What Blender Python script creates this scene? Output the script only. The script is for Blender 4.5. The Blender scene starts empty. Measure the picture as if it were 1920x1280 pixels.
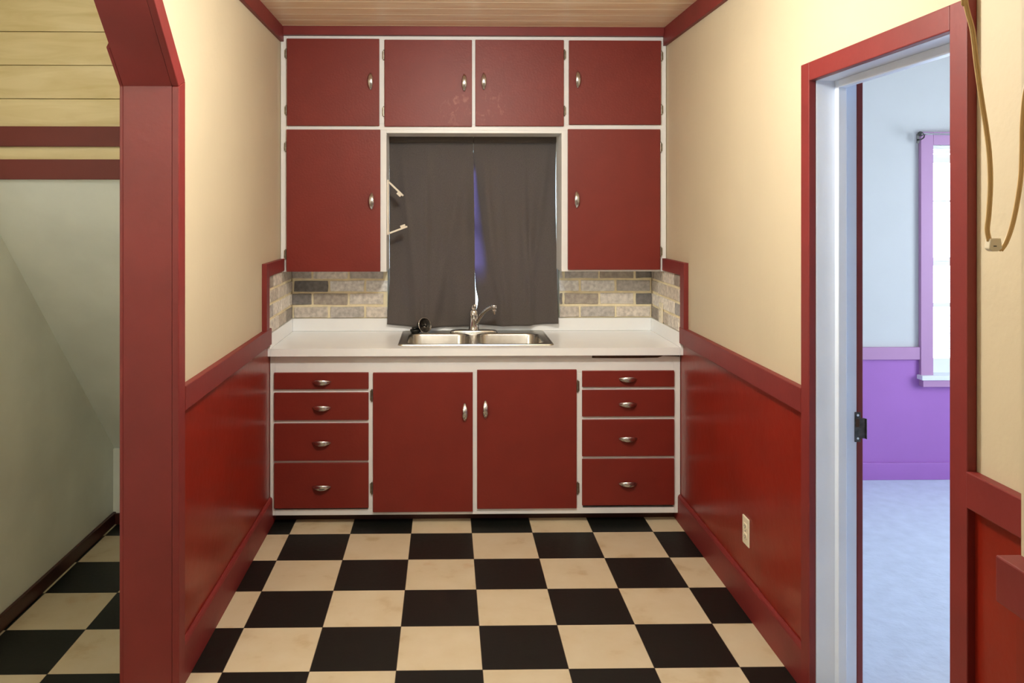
import bpy, bmesh, math, random
from mathutils import Vector, Matrix, noise

random.seed(7)
S = bpy.context.scene
C = S.collection

# ------------------------------------------------------------------ camera
FPX, HCAM, YAW = 1527.0, 1.624, 0.0183
cam_d = bpy.data.cameras.new('camera')
cam_d.sensor_width = 36.0
cam_d.lens = FPX / 1920 * 36.0
cam_d.shift_x = (960 - 865) / 1920
cam_d.shift_y = -(640 - 393) / 1920
cam_d.clip_start = 0.05
cam = bpy.data.objects.new('camera', cam_d)
cam.location = (0, 0, HCAM)
cam.rotation_euler = (math.pi / 2, 0, -math.atan(YAW))
C.objects.link(cam)
S.camera = cam

# ------------------------------------------------------------------ world, lights, exposure
W = bpy.data.worlds.new('overcast_sky')
S.world = W
W.use_nodes = True
bg = W.node_tree.nodes['Background']
bg.inputs[0].default_value = (0.72, 0.86, 1.0, 1)
bg.inputs[1].default_value = 8.0
S.view_settings.view_transform = 'Standard'
S.view_settings.look = 'None'
S.view_settings.exposure = 0.0
S.view_settings.gamma = 1.0
S.view_settings.use_curve_mapping = False
S.cycles.use_denoising = True
S.cycles.sample_clamp_indirect = 6.0
S.cycles.max_bounces = 10
S.cycles.diffuse_bounces = 6


def lamp(name, kind, loc, energy, color, **kw):
    d = bpy.data.lights.new(name, kind)
    d.energy = energy
    d.color = color
    for k, v in kw.items():
        setattr(d, k, v)
    o = bpy.data.objects.new(name, d)
    o.location = loc
    C.objects.link(o)
    return o


WARM = (1.0, 0.97, 0.88)
lamp('kitchen_ceiling_bulb', 'POINT', (0.16, 2.5, 2.40), 71, WARM, shadow_soft_size=0.09)
lamp('kitchen_ceiling_lamp_downlight', 'AREA', (0.16, 2.5, 2.38), 7, WARM, shape='DISK', size=0.26)
lamp('entry_fill_light', 'POINT', (0.1, -0.9, 2.45), 12, WARM, shadow_soft_size=0.09)  # added fill behind the camera, not a known fixture
lamp('nook_bulb', 'POINT', (-1.42, 0.95, 2.4), 24, (1.0, 1.0, 0.92), shadow_soft_size=0.06)
d1 = lamp('side_window_daylight', 'AREA', (4.35, 3.2, 1.45), 27, (0.80, 0.89, 1.0), shape='RECTANGLE', size=1.5, size_y=1.3)
d1.rotation_euler = (0, math.radians(90), 0)          # shines towards -x, into the right room


# ------------------------------------------------------------------ measuring helpers: a depth plane and what is seen on it
def PX(px, Y):
    u = (px - 865) / FPX
    return Y * (u + YAW) / (1 - u * YAW)


def PZ(py, Y, px=837):
    x = PX(px, Y)
    dep = (x * YAW + Y) / math.sqrt(1 + YAW * YAW)
    return HCAM - (py - 393) * dep / FPX


# ------------------------------------------------------------------ materials
def new_mat(name):
    m = bpy.data.materials.new(name)
    m.use_nodes = True
    nt = m.node_tree
    return m, nt, nt.nodes['Principled BSDF']


def srgb(r, g, b):
    def f(c):
        c /= 255.0
        return c / 12.92 if c <= 0.04045 else ((c + 0.055) / 1.055) ** 2.4
    return (f(r), f(g), f(b), 1)


def paint(name, col, rough=0.5, var=0.06, scale=6.0, bump=0.0, bscale=60.0, metal=0.0, spec=0.5, col2=None, coat=0.0):
    """one coat of colour with slight uneven wear; optional brush/roller bump"""
    m, nt, b = new_mat(name)
    N, L = nt.nodes, nt.links
    tc = N.new('ShaderNodeTexCoord')
    nz = N.new('ShaderNodeTexNoise')
    nz.inputs['Scale'].default_value = scale
    nz.inputs['Detail'].default_value = 6
    L.new(tc.outputs['Object'], nz.inputs['Vector'])
    mx = N.new('ShaderNodeMix')
    mx.data_type = 'RGBA'
    rp = N.new('ShaderNodeMapRange')
    rp.inputs[1].default_value = 0.3
    rp.inputs[2].default_value = 0.7
    L.new(nz.outputs['Fac'], rp.inputs[0])
    L.new(rp.outputs[0], mx.inputs['Factor'])
    lo = col2 or tuple(c * (1 - var) for c in col[:3]) + (1,)
    hi = col if col2 else tuple(min(1, c * (1 + var)) for c in col[:3]) + (1,)
    mx.inputs['A'].default_value = hi
    mx.inputs['B'].default_value = lo
    L.new(mx.outputs['Result'], b.inputs['Base Color'])
    b.inputs['Roughness'].default_value = rough
    b.inputs['Metallic'].default_value = metal
    b.inputs['Specular IOR Level'].default_value = spec
    b.inputs['Coat Weight'].default_value = coat
    b.inputs['Coat Roughness'].default_value = 0.12
    if bump:
        n2 = N.new('ShaderNodeTexNoise')
        n2.inputs['Scale'].default_value = bscale
        n2.inputs['Detail'].default_value = 3
        L.new(tc.outputs['Object'], n2.inputs['Vector'])
        bp = N.new('ShaderNodeBump')
        bp.inputs['Strength'].default_value = bump
        bp.inputs['Distance'].default_value = 0.004
        L.new(n2.outputs['Fac'], bp.inputs['Height'])
        L.new(bp.outputs['Normal'], b.inputs['Normal'])
    return m


M = {}
M['cream'] = paint('cream_wall_paint', srgb(204, 191, 164), 0.6, 0.03, 2.5, 0.25, 35)
M['nook_plaster'] = paint('aged_cream_plaster', srgb(232, 238, 234), 0.75, 0.07, 3.0, 0.3, 25)
M['red_wall'] = paint('red_wainscot_paint', srgb(130, 30, 16), 0.28, 0.12, 4.0, 0.25, 22)
M['red_trim'] = paint('red_trim_paint', srgb(118, 37, 36), 0.5, 0.10, 5.0, 0.15, 40)
M['red_door'] = paint('maroon_cupboard_paint', srgb(117, 33, 25), 0.48, 0.06, 7.0, 0.15, 90)
M['stair_red'] = paint('old_dark_red_paint', srgb(98, 32, 24), 0.65, 0.12, 6.0)
M['dark_trim'] = paint('dark_red_brown_paint', srgb(62, 26, 22), 0.4, 0.15, 5.0)
M['white_paint'] = paint('white_cabinet_paint', srgb(240, 242, 244), 0.42, 0.03, 5.0)
M['white_door'] = paint('white_door_frame_paint', srgb(226, 236, 252), 0.4, 0.03, 5.0, 0.1, 40)
M['laminate'] = paint('white_laminate', srgb(248, 251, 255), 0.22, 0.015, 9.0)
M['steel'] = paint('brushed_stainless_steel', (0.56, 0.54, 0.50, 1), 0.26, 0.08, 30.0, metal=1.0)
M['chrome'] = paint('polished_chrome', (0.72, 0.72, 0.72, 1), 0.10, 0.02, 10.0, metal=1.0)
M['nickel'] = paint('satin_nickel', (0.66, 0.66, 0.68, 1), 0.26, 0.05, 40.0, metal=1.0)
M['iron'] = paint('worn_dark_metal', (0.10, 0.095, 0.09, 1), 0.4, 0.4, 60.0, metal=1.0)
M['hinge'] = paint('dull_hinge_metal', (0.30, 0.27, 0.22, 1), 0.4, 0.3, 60.0, metal=1.0)
M['black'] = paint('black_rubber', (0.012, 0.013, 0.012, 1), 0.35, 0.2, 30.0)
M['ivory'] = paint('ivory_plastic', srgb(236, 228, 204), 0.35, 0.02, 10.0)
M['white_plastic'] = paint('white_plastic', srgb(238, 230, 216), 0.35, 0.02, 10.0)
M['slot'] = paint('dark_slot', (0.015, 0.013, 0.012, 1), 0.6, 0.1, 10.0)
M['bare_wood'] = paint('bare_dark_wood', srgb(74, 48, 30), 0.75, 0.35, 40.0)
M['cord'] = paint('beige_cord_plastic', srgb(214, 182, 124), 0.4, 0.06, 12.0)
M['room_white'] = paint('white_wall_paint', srgb(206, 206, 204), 0.7, 0.02, 3.0)
M['mauve'] = paint('purple_wainscot_paint', srgb(170, 110, 188), 0.5, 0.04, 3.0)
M['mauve_trim'] = paint('mauve_trim_paint', srgb(184, 138, 178), 0.5, 0.03, 3.0)
M['carpet'] = paint('pale_carpet', srgb(200, 208, 226), 0.95, 0.06, 14.0, 0.9, 30)
M['sash'] = paint('white_sash_paint', srgb(232, 234, 236), 0.45, 0.02, 4.0)
M['vinyl'] = paint('white_blind_vinyl', srgb(236, 238, 238), 0.5, 0.02, 4.0)


def checker_mat():
    m, nt, b = new_mat('black_and_cream_vinyl_tile')
    N, L = nt.nodes, nt.links

    def math_(op, a, bb=None):
        n = N.new('ShaderNodeMath')
        n.operation = op
        for i, v in enumerate((a, bb)):
            if v is None:
                continue
            if isinstance(v, (int, float)):
                n.inputs[i].default_value = v
            else:
                L.new(v, n.inputs[i])
        return n.outputs[0]
    tc = N.new('ShaderNodeTexCoord')
    sp = N.new('ShaderNodeSeparateXYZ')
    L.new(tc.outputs['Object'], sp.inputs[0])
    u = math_('MULTIPLY', math_('ADD', sp.outputs['X'], 0.177), 1 / 0.3048)
    v = math_('MULTIPLY', math_('SUBTRACT', sp.outputs['Y'], 2.874), 1 / 0.3040)
    fu, fv = math_('FLOOR', u), math_('FLOOR', v)
    par = math_('FLOORED_MODULO', math_('ADD', fu, fv), 2)          # 0 cream, 1 black
    # joints
    gu = math_('ABSOLUTE', math_('SUBTRACT', math_('SUBTRACT', u, fu), 0.5))
    gv = math_('ABSOLUTE', math_('SUBTRACT', math_('SUBTRACT', v, fv), 0.5))
    joint = math_('GREATER_THAN', math_('MAXIMUM', gu, gv), 0.4955)
    cmb = N.new('ShaderNodeCombineXYZ')
    L.new(fu, cmb.inputs[0])
    L.new(fv, cmb.inputs[1])
    wn = N.new('ShaderNodeTexWhiteNoise')
    L.new(cmb.outputs[0], wn.inputs['Vector'])
    nz = N.new('ShaderNodeTexNoise')
    nz.inputs['Scale'].default_value = 7
    nz.inputs['Detail'].default_value = 8
    L.new(tc.outputs['Object'], nz.inputs['Vector'])
    nf = N.new('ShaderNodeTexNoise')
    nf.inputs['Scale'].default_value = 55
    nf.inputs['Detail'].default_value = 8
    L.new(tc.outputs['Object'], nf.inputs['Vector'])

    def ramp(src, stops):
        r = N.new('ShaderNodeValToRGB')
        e = r.color_ramp.elements
        while len(e) < len(stops):
            e.new(0.5)
        for i, (p, c) in enumerate(stops):
            e[i].position = p
            e[i].color = c
        L.new(src, r.inputs[0])
        return r.outputs[0]
    cream = ramp(nz.outputs['Fac'], [(0.25, srgb(182, 160, 124)), (0.42, srgb(202, 187, 158)), (0.7, srgb(207, 194, 168))])
    dark = ramp(nf.outputs['Fac'], [(0.35, srgb(6, 8, 7)), (0.75, srgb(24, 28, 25))])
    # small brown stain on some cream tiles
    st = N.new('ShaderNodeTexNoise')
    st.inputs['Scale'].default_value = 4.2
    st.inputs['Detail'].default_value = 5
    L.new(tc.outputs['Object'], st.inputs['Vector'])
    stf = N.new('ShaderNodeMapRange')
    stf.inputs[1].default_value = 0.66
    stf.inputs[2].default_value = 0.80
    stf.inputs[4].default_value = 0.7
    L.new(st.outputs['Fac'], stf.inputs[0])

    def mix(f, a, bb):
        n = N.new('ShaderNodeMix')
        n.data_type = 'RGBA'
        L.new(f, n.inputs['Factor'])
        for k, s in (('A', a), ('B', bb)):
            if isinstance(s, tuple):
                n.inputs[k].default_value = s
            else:
                L.new(s, n.inputs[k])
        return n.outputs['Result']
    cream = mix(stf.outputs[0], cream, srgb(186, 140, 84))
    hs = N.new('ShaderNodeHueSaturation')
    L.new(cream, hs.inputs['Color'])
    vv = math_('ADD', math_('MULTIPLY', wn.outputs['Value'], 0.08), 0.95)
    L.new(vv, hs.inputs['Value'])
    col = mix(par, hs.outputs[0], dark)
    col = mix(math_('MULTIPLY', joint, 0.75), col, srgb(60, 48, 38))
    L.new(col, b.inputs['Base Color'])
    rr = math_('ADD', math_('MULTIPLY', nf.outputs['Fac'], 0.2), 0.34)
    L.new(rr, b.inputs['Roughness'])
    b.inputs['Specular IOR Level'].default_value = 0.35
    bp = N.new('ShaderNodeBump')
    bp.inputs['Strength'].default_value = 0.12
    bp.inputs['Distance'].default_value = 0.002
    L.new(nf.outputs['Fac'], bp.inputs['Height'])
    L.new(bp.outputs['Normal'], b.inputs['Normal'])
    return m


def wood_mat(name, c1, c2, rough, line_axis=None, pitch=0.0, phase=0.0, line_col=None, stretch=(1.2, 14, 14), knots=True, line_w=0.035):
    m, nt, b = new_mat(name)
    N, L = nt.nodes, nt.links
    tc = N.new('ShaderNodeTexCoord')
    mp = N.new('ShaderNodeMapping')
    mp.inputs['Scale'].default_value = stretch
    L.new(tc.outputs['Object'], mp.inputs[0])
    nz = N.new('ShaderNodeTexNoise')
    nz.inputs['Scale'].default_value = 2.2
    nz.inputs['Detail'].default_value = 7
    nz.inputs['Distortion'].default_value = 0.6
    L.new(mp.outputs[0], nz.inputs['Vector'])
    r = N.new('ShaderNodeValToRGB')
    r.color_ramp.elements[0].position = 0.3
    r.color_ramp.elements[0].color = c1
    r.color_ramp.elements[1].position = 0.62
    r.color_ramp.elements[1].color = c2
    L.new(nz.outputs['Fac'], r.inputs[0])
    out = r.outputs[0]
    if line_axis:
        sp = N.new('ShaderNodeSeparateXYZ')
        L.new(tc.outputs['Object'], sp.inputs[0])
        a = N.new('ShaderNodeMath'); a.operation = 'ADD'; a.inputs[1].default_value = phase
        L.new(sp.outputs[line_axis], a.inputs[0])
        d = N.new('ShaderNodeMath'); d.operation = 'DIVIDE'; d.inputs[1].default_value = pitch
        L.new(a.outputs[0], d.inputs[0])
        f = N.new('ShaderNodeMath'); f.operation = 'FRACT'
        L.new(d.outputs[0], f.inputs[0])
        g = N.new('ShaderNodeMath'); g.operation = 'LESS_THAN'; g.inputs[1].default_value = line_w
        L.new(f.outputs[0], g.inputs[0])
        mx = N.new('ShaderNodeMix'); mx.data_type = 'RGBA'
        L.new(g.outputs[0], mx.inputs['Factor'])
        L.new(out, mx.inputs['A'])
        mx.inputs['B'].default_value = line_col
        out = mx.outputs['Result']
    L.new(out, b.inputs['Base Color'])
    b.inputs['Roughness'].default_value = rough
    return m


def brick_mat():
    m, nt, b = new_mat('weathered_grey_brick')
    N, L = nt.nodes, nt.links
    g = N.new('ShaderNodeNewGeometry')
    r = N.new('ShaderNodeValToRGB')
    e = r.color_ramp.elements
    cols = [(0.0, srgb(112, 112, 114)), (0.16, srgb(184, 174, 162)), (0.45, srgb(244, 241, 236)), (0.7, srgb(212, 204, 194)), (0.9, srgb(166, 170, 176)), (1.0, srgb(246, 246, 244))]
    while len(e) < len(cols):
        e.new(0.5)
    for i, (p, c) in enumerate(cols):
        e[i].position = p
        e[i].color = c
    L.new(g.outputs['Random Per Island'], r.inputs[0])
    tc = N.new('ShaderNodeTexCoord')
    nz = N.new('ShaderNodeTexNoise')
    nz.inputs['Scale'].default_value = 48
    nz.inputs['Detail'].default_value = 9
    L.new(tc.outputs['Object'], nz.inputs['Vector'])
    rp = N.new('ShaderNodeValToRGB')
    rp.color_ramp.elements[0].position = 0.33
    rp.color_ramp.elements[0].color = (0.66, 0.64, 0.63, 1)
    rp.color_ramp.elements[1].position = 0.66
    rp.color_ramp.elements[1].color = (1.15, 1.13, 1.1, 1)
    L.new(nz.outputs['Fac'], rp.inputs[0])
    mx = N.new('ShaderNodeMix'); mx.data_type = 'RGBA'; mx.blend_type = 'MULTIPLY'
    mx.inputs['Factor'].default_value = 0.8
    L.new(r.outputs[0], mx.inputs['A'])
    L.new(rp.outputs[0], mx.inputs['B'])
    L.new(mx.outputs['Result'], b.inputs['Base Color'])
    b.inputs['Roughness'].default_value = 0.75
    bp = N.new('ShaderNodeBump'); bp.inputs['Strength'].default_value = 0.5; bp.inputs['Distance'].default_value = 0.004
    L.new(nz.outputs['Fac'], bp.inputs['Height'])
    L.new(bp.outputs['Normal'], b.inputs['Normal'])
    return m


def cloth_mat():
    m, nt, b = new_mat('dark_taupe_curtain_cloth')
    N, L = nt.nodes, nt.links
    tc = N.new('ShaderNodeTexCoord')
    w = N.new('ShaderNodeTexNoise')
    w.inputs['Scale'].default_value = 320
    L.new(tc.outputs['Object'], w.inputs['Vector'])
    r = N.new('ShaderNodeValToRGB')
    r.color_ramp.elements[0].position = 0.3
    r.color_ramp.elements[0].color = srgb(78, 73, 71)
    r.color_ramp.elements[1].position = 0.7
    r.color_ramp.elements[1].color = srgb(97, 91, 88)
    L.new(w.outputs['Fac'], r.inputs[0])
    L.new(r.outputs[0], b.inputs['Base Color'])
    b.inputs['Roughness'].default_value = 0.85
    b.inputs['Sheen Weight'].default_value = 0.2
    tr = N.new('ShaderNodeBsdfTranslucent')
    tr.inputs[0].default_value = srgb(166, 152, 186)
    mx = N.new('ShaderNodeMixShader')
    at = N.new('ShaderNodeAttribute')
    at.attribute_name = 'daylight_strip'  # mask that puts a strip of daylight glow into the cloth
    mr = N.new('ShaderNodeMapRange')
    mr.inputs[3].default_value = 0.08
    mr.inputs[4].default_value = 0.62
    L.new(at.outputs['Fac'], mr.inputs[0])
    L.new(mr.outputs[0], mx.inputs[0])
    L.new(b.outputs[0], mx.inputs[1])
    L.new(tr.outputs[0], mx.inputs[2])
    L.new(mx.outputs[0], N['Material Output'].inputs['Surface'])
    return m


def scuffed_mat(side):
    m = M['red_door'].copy()
    m.name = 'maroon_cupboard_paint_scuffed'
    s_ = 1.0 if side > 0 else -1.0
    nt = m.node_tree
    N, L = nt.nodes, nt.links
    b = N['Principled BSDF']
    src = b.inputs['Base Color'].links[0].from_socket
    tc = N.new('ShaderNodeTexCoord')
    mp = N.new('ShaderNodeMapping')
    mp.inputs['Scale'].default_value = (30, 30, 18)
    mp.inputs['Rotation'].default_value = (0, 0.6, 0)
    L.new(tc.outputs['Object'], mp.inputs[0])
    nz = N.new('ShaderNodeTexNoise')
    nz.inputs['Scale'].default_value = 1.0
    nz.inputs['Detail'].default_value = 5
    nz.inputs['Distortion'].default_value = 1.6
    L.new(mp.outputs[0], nz.inputs['Vector'])
    r1 = N.new('ShaderNodeMapRange')
    r1.inputs[1].default_value = 0.56
    r1.inputs[2].default_value = 0.72
    L.new(nz.outputs['Fac'], r1.inputs[0])
    sp = N.new('ShaderNodeSeparateXYZ')
    L.new(tc.outputs['Object'], sp.inputs[0])
    ab = N.new('ShaderNodeMath'); ab.operation = 'MULTIPLY'; ab.inputs[1].default_value = s_
    L.new(sp.outputs['X'], ab.inputs[0])
    cm = N.new('ShaderNodeCombineXYZ')
    L.new(ab.outputs[0], cm.inputs[0])
    L.new(sp.outputs['Z'], cm.inputs[2])
    ds = N.new('ShaderNodeVectorMath'); ds.operation = 'DISTANCE'
    ds.inputs[1].default_value = (0.175, 0, 0.09)
    L.new(cm.outputs[0], ds.inputs[0])
    r2 = N.new('ShaderNodeMapRange')
    r2.inputs[1].default_value = 0.02
    r2.inputs[2].default_value = 0.13
    r2.inputs[3].default_value = 0.5
    r2.inputs[4].default_value = 0.0
    L.new(ds.outputs['Value'], r2.inputs[0])
    mu = N.new('ShaderNodeMath'); mu.operation = 'MULTIPLY'
    L.new(r1.outputs[0], mu.inputs[0])
    L.new(r2.outputs[0], mu.inputs[1])
    mx = N.new('ShaderNodeMix'); mx.data_type = 'RGBA'
    L.new(mu.outputs[0], mx.inputs['Factor'])
    L.new(src, mx.inputs['A'])
    mx.inputs['B'].default_value = srgb(186, 122, 108)
    L.new(mx.outputs['Result'], b.inputs['Base Color'])
    return m


def glass_mat():
    m, nt, b = new_mat('window_glass')
    N, L = nt.nodes, nt.links
    t = N.new('ShaderNodeBsdfTransparent')
    t.inputs[0].default_value = (0.95, 0.98, 0.98, 1)
    gl = N.new('ShaderNodeBsdfGlossy')
    gl.inputs['Roughness'].default_value = 0.02
    fr = N.new('ShaderNodeFresnel')
    mx = N.new('ShaderNodeMixShader')
    L.new(fr.outputs[0], mx.inputs[0])
    L.new(t.outputs[0], mx.inputs[1])
    L.new(gl.outputs[0], mx.inputs[2])
    L.new(mx.outputs[0], N['Material Output'].inputs['Surface'])
    return m


M['floor'] = checker_mat()
M['ceil'] = wood_mat('varnished_ceiling_boards', srgb(230, 202, 166), srgb(243, 224, 194), 0.34, 'Y', 0.128, 0.02, srgb(250, 238, 214), (1.0, 9, 9), line_w=0.075)
M['plank'] = wood_mat('whitewashed_planks', srgb(198, 180, 130), srgb(216, 201, 158), 0.6, None, stretch=(1.4, 10, 10))
M['brick'] = brick_mat()
M['mortar'] = paint('yellowed_cream_mortar', srgb(240, 229, 196), 0.9, 0.12, 20.0, 0.5, 60)
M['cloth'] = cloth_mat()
M['glass'] = glass_mat()
M['scuffed_a'], M['scuffed_b'] = scuffed_mat(1), scuffed_mat(-1)


# ------------------------------------------------------------------ mesh helpers
def box(bm, x0, x1, y0, y1, z0, z1):
    vs = [bm.verts.new((x, y, z)) for x in sorted((x0, x1)) for y in sorted((y0, y1)) for z in sorted((z0, z1))]
    for f in ((0, 1, 3, 2), (4, 6, 7, 5), (0, 4, 5, 1), (2, 3, 7, 6), (0, 2, 6, 4), (1, 5, 7, 3)):
        bm.faces.new([vs[i] for i in f])


def prism(bm, pts, axis, a0, a1):
    """polygon in the two other axes, extruded along axis ('x','y','z') from a0 to a1"""
    def mk(p, a):
        return {'x': (a, p[0], p[1]), 'y': (p[0], a, p[1]), 'z': (p[0], p[1], a)}[axis]
    A = [bm.verts.new(mk(p, a0)) for p in pts]
    B = [bm.verts.new(mk(p, a1)) for p in pts]
    n = len(pts)
    bm.faces.new(A[::-1])
    bm.faces.new(B)
    for i in range(n):
        bm.faces.new((A[i], A[(i + 1) % n], B[(i + 1) % n], B[i]))


def tube(bm, pts, r, seg=12, cap=True):
    pts = [Vector(p) for p in pts]
    rs = r if isinstance(r, (list, tuple)) else [r] * len(pts)
    rings = []
    up = None
    for i, p in enumerate(pts):
        d = (pts[min(i + 1, len(pts) - 1)] - pts[max(i - 1, 0)]).normalized()
        if up is None:
            up = d.orthogonal().normalized()
        else:
            up = (up - d * up.dot(d)).normalized()
        s = d.cross(up)
        rings.append([bm.verts.new(p + (up * math.cos(2 * math.pi * k / seg) + s * math.sin(2 * math.pi * k / seg)) * rs[i]) for k in range(seg)])
    for a, b in zip(rings, rings[1:]):
        for k in range(seg):
            bm.faces.new((a[k], a[(k + 1) % seg], b[(k + 1) % seg], b[k]))
    if cap:
        bm.faces.new(rings[0][::-1])
        bm.faces.new(rings[-1])


def lathe(bm, prof, origin=(0, 0, 0), seg=28, mat=None):
    """profile [(r, h)] about local z, optional Matrix, closed at both ends"""
    o = Vector(origin)
    rings = []
    for r, h in prof:
        ring = []
        for k in range(seg):
            v = Vector((max(r, 1e-5) * math.cos(2 * math.pi * k / seg), max(r, 1e-5) * math.sin(2 * math.pi * k / seg), h))
            if mat:
                v = mat @ v
            ring.append(bm.verts.new(o + v))
        rings.append(ring)
    for a, b in zip(rings, rings[1:]):
        for k in range(seg):
            bm.faces.new((a[k], a[(k + 1) % seg], b[(k + 1) % seg], b[k]))
    bm.faces.new(rings[0][::-1])
    bm.faces.new(rings[-1])


def smooth_path(pts, n=8):
    P = [Vector(p) for p in pts]
    P = [P[0] * 2 - P[1]] + P + [P[-1] * 2 - P[-2]]
    out = []
    for i in range(1, len(P) - 2):
        for k in range(n):
            t = k / n
            a, b, c, d = P[i - 1], P[i], P[i + 1], P[i + 2]
            out.append(0.5 * ((2 * b) + (c - a) * t + (2 * a - 5 * b + 4 * c - d) * t * t + (3 * b - a - 3 * c + d) * t ** 3))
    out.append(P[-2])
    return out


WPOS = {}


def obj(name, bm, mat, parent=None, bevel=0.0, smooth=False, segs=2, org=None, keep_origin=False):
    """link a bmesh given in world coordinates as one object, its origin at the middle of its foot"""
    bmesh.ops.recalc_face_normals(bm, faces=bm.faces)
    vs = [v.co for v in bm.verts]
    lo = Vector([min(v[i] for v in vs) for i in range(3)])
    hi = Vector([max(v[i] for v in vs) for i in range(3)])
    c = Vector((0, 0, 0)) if keep_origin else (Vector(org) if org else Vector(((lo.x + hi.x) / 2, (lo.y + hi.y) / 2, lo.z)))
    for v in bm.verts:
        v.co -= c
    me = bpy.data.meshes.new(name)
    bm.to_mesh(me)
    bm.free()
    if smooth:
        for p in me.polygons:
            p.use_smooth = True
    me.materials.append(mat if not isinstance(mat, str) else M[mat])
    o = bpy.data.objects.new(name, me)
    C.objects.link(o)
    WPOS[o.name] = c
    if parent:
        o.parent = parent
        o.location = c - WPOS[parent.name]
    else:
        o.location = c
    if bevel:
        b = o.modifiers.new('soft_edges', 'BEVEL')
        b.width = bevel
        b.segments = segs
        b.limit_method = 'ANGLE'
        b.angle_limit = math.radians(40)
    return o


def tag(o, label, cat, group=None):
    o['label'] = label
    o['category'] = cat
    if group:
        o['group'] = group
    return o


def thing(name, loc, label, cat, group=None):
    o = bpy.data.objects.new(name, None)
    o.empty_display_size = 0.05
    o.location = loc
    C.objects.link(o)
    WPOS[o.name] = Vector(loc)
    return tag(o, label, cat, group)


def struct(name, bm, mat, bevel=0.0, parent=None, keep=False, smooth=False):
    o = obj(name, bm, mat, parent, bevel, keep_origin=keep, smooth=smooth)
    if not parent:
        o['kind'] = 'structure'
    return o


def B():
    return bmesh.new()


def boxes(*bs):
    bm = B()
    for b in bs:
        box(bm, *b)
    return bm


# ------------------------------------------------------------------ key dimensions (metres; camera stands at x=0, y=0)
XL, XR = -0.915, 1.222          # alcove side walls
YB = 4.785                      # alcove back wall
ZC = 2.63                       # ceiling
XLO = -1.075                    # nook side of the arched wall
XRO = 1.358                     # far side of the right wall
YJ = 2.73                       # jamb of the arch
DY0, DY1, DZ = 1.919, 2.671, 2.05   # doorway in the right wall
YFRONT = -2.2

# floors
struct('floor', boxes((-1.9, XRO, YFRONT - 0.1, YB + 0.2, -0.06, 0.0)), 'floor', keep=True)
struct('floor_side_room', boxes((XRO, 4.3, 0.3, 5.0, -0.06, 0.004)), 'carpet')

# ceiling of boards running left to right
bm = B()
box(bm, -1.9, XRO, YFRONT - 0.1, YB + 0.2, ZC + 0.012, ZC + 0.08)
y = YFRONT - 0.1
k = math.floor((y + 0.02) / 0.128)
while True:
    y0 = k * 0.128 - 0.02
    if y0 > YB + 0.1:
        break
    box(bm, -1.9, XRO, y0 + 0.0015, y0 + 0.1265, ZC, ZC + 0.014)
    k += 1
struct('ceiling', bm, 'ceil', keep=True)
struct('ceiling_side_room', boxes((XRO, 4.3, 0.3, 5.0, ZC, ZC + 0.06)), 'room_white')

# left wall with the clipped-corner arch
bm = B()
prism(bm, [(YJ + 0.015, 0), (YB + 0.1, 0), (YB + 0.1, ZC), (YJ + 0.015, ZC), (YJ + 0.015, 2.03)], 'x', XLO, XL)
prism(bm, [(YJ + 0.015, 2.041), (YJ + 0.015, ZC), (1.0, ZC), (1.0, 2.041), (1.359, 2.41), (2.362, 2.41)], 'x', XLO, XL)
prism(bm, [(1.0, 0), (1.0, ZC), (YFRONT, ZC), (YFRONT, 0)], 'x', XLO, XL)
struct('wall_left', bm, 'cream')

# right wall with the doorway, and the stub of partition nearer the camera
bm = B()
box(bm, XR, XRO, DY1 + 0.016, YB + 0.1, 0, ZC)
box(bm, XR, XRO, DY0 - 0.016, DY1 + 0.016, DZ + 0.016, ZC)
box(bm, XR, XRO, YFRONT, DY0 - 0.016, 0, ZC)
struct('wall_right', bm, 'cream')
struct('wall_partition_stub', boxes((0.990, XR, 0.95, 1.385, 0, ZC)), 'cream')
struct('wall_entry', boxes((XLO, XRO, YFRONT - 0.1, YFRONT, 0, ZC)), 'cream')

# back wall with window opening
WX0, WX1, WZ0, WZ1 = -0.345, 0.665, 0.99, 2.02
bm = B()
for b in ((XL, WX0, YB, YB + 0.13, 0, ZC), (WX1, XR, YB, YB + 0.13, 0, ZC), (WX0, WX1, YB, YB + 0.13, 0, WZ0), (WX0, WX1, YB, YB + 0.13, WZ1, ZC)):
    box(bm, *b)
struct('wall_back', bm, 'cream')
w1 = struct('window_1', boxes((WX0, WX0 + 0.04, YB + 0.05, YB + 0.09, WZ0, WZ1), (WX1 - 0.04, WX1, YB + 0.05, YB + 0.09, WZ0, WZ1),
                              (WX0 + 0.04, WX1 - 0.04, YB + 0.05, YB + 0.09, WZ0, WZ0 + 0.05), (WX0 + 0.04, WX1 - 0.04, YB + 0.05, YB + 0.09, WZ1 - 0.04, WZ1),
                              (WX0 + 0.04, WX1 - 0.04, YB + 0.05, YB + 0.09, 1.5, 1.54)), 'sash', 0.003)
obj('window_pane', boxes((WX0 + 0.04, WX1 - 0.04, YB + 0.068, YB + 0.072, WZ0 + 0.05, WZ1 - 0.04)), 'glass', w1)

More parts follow.
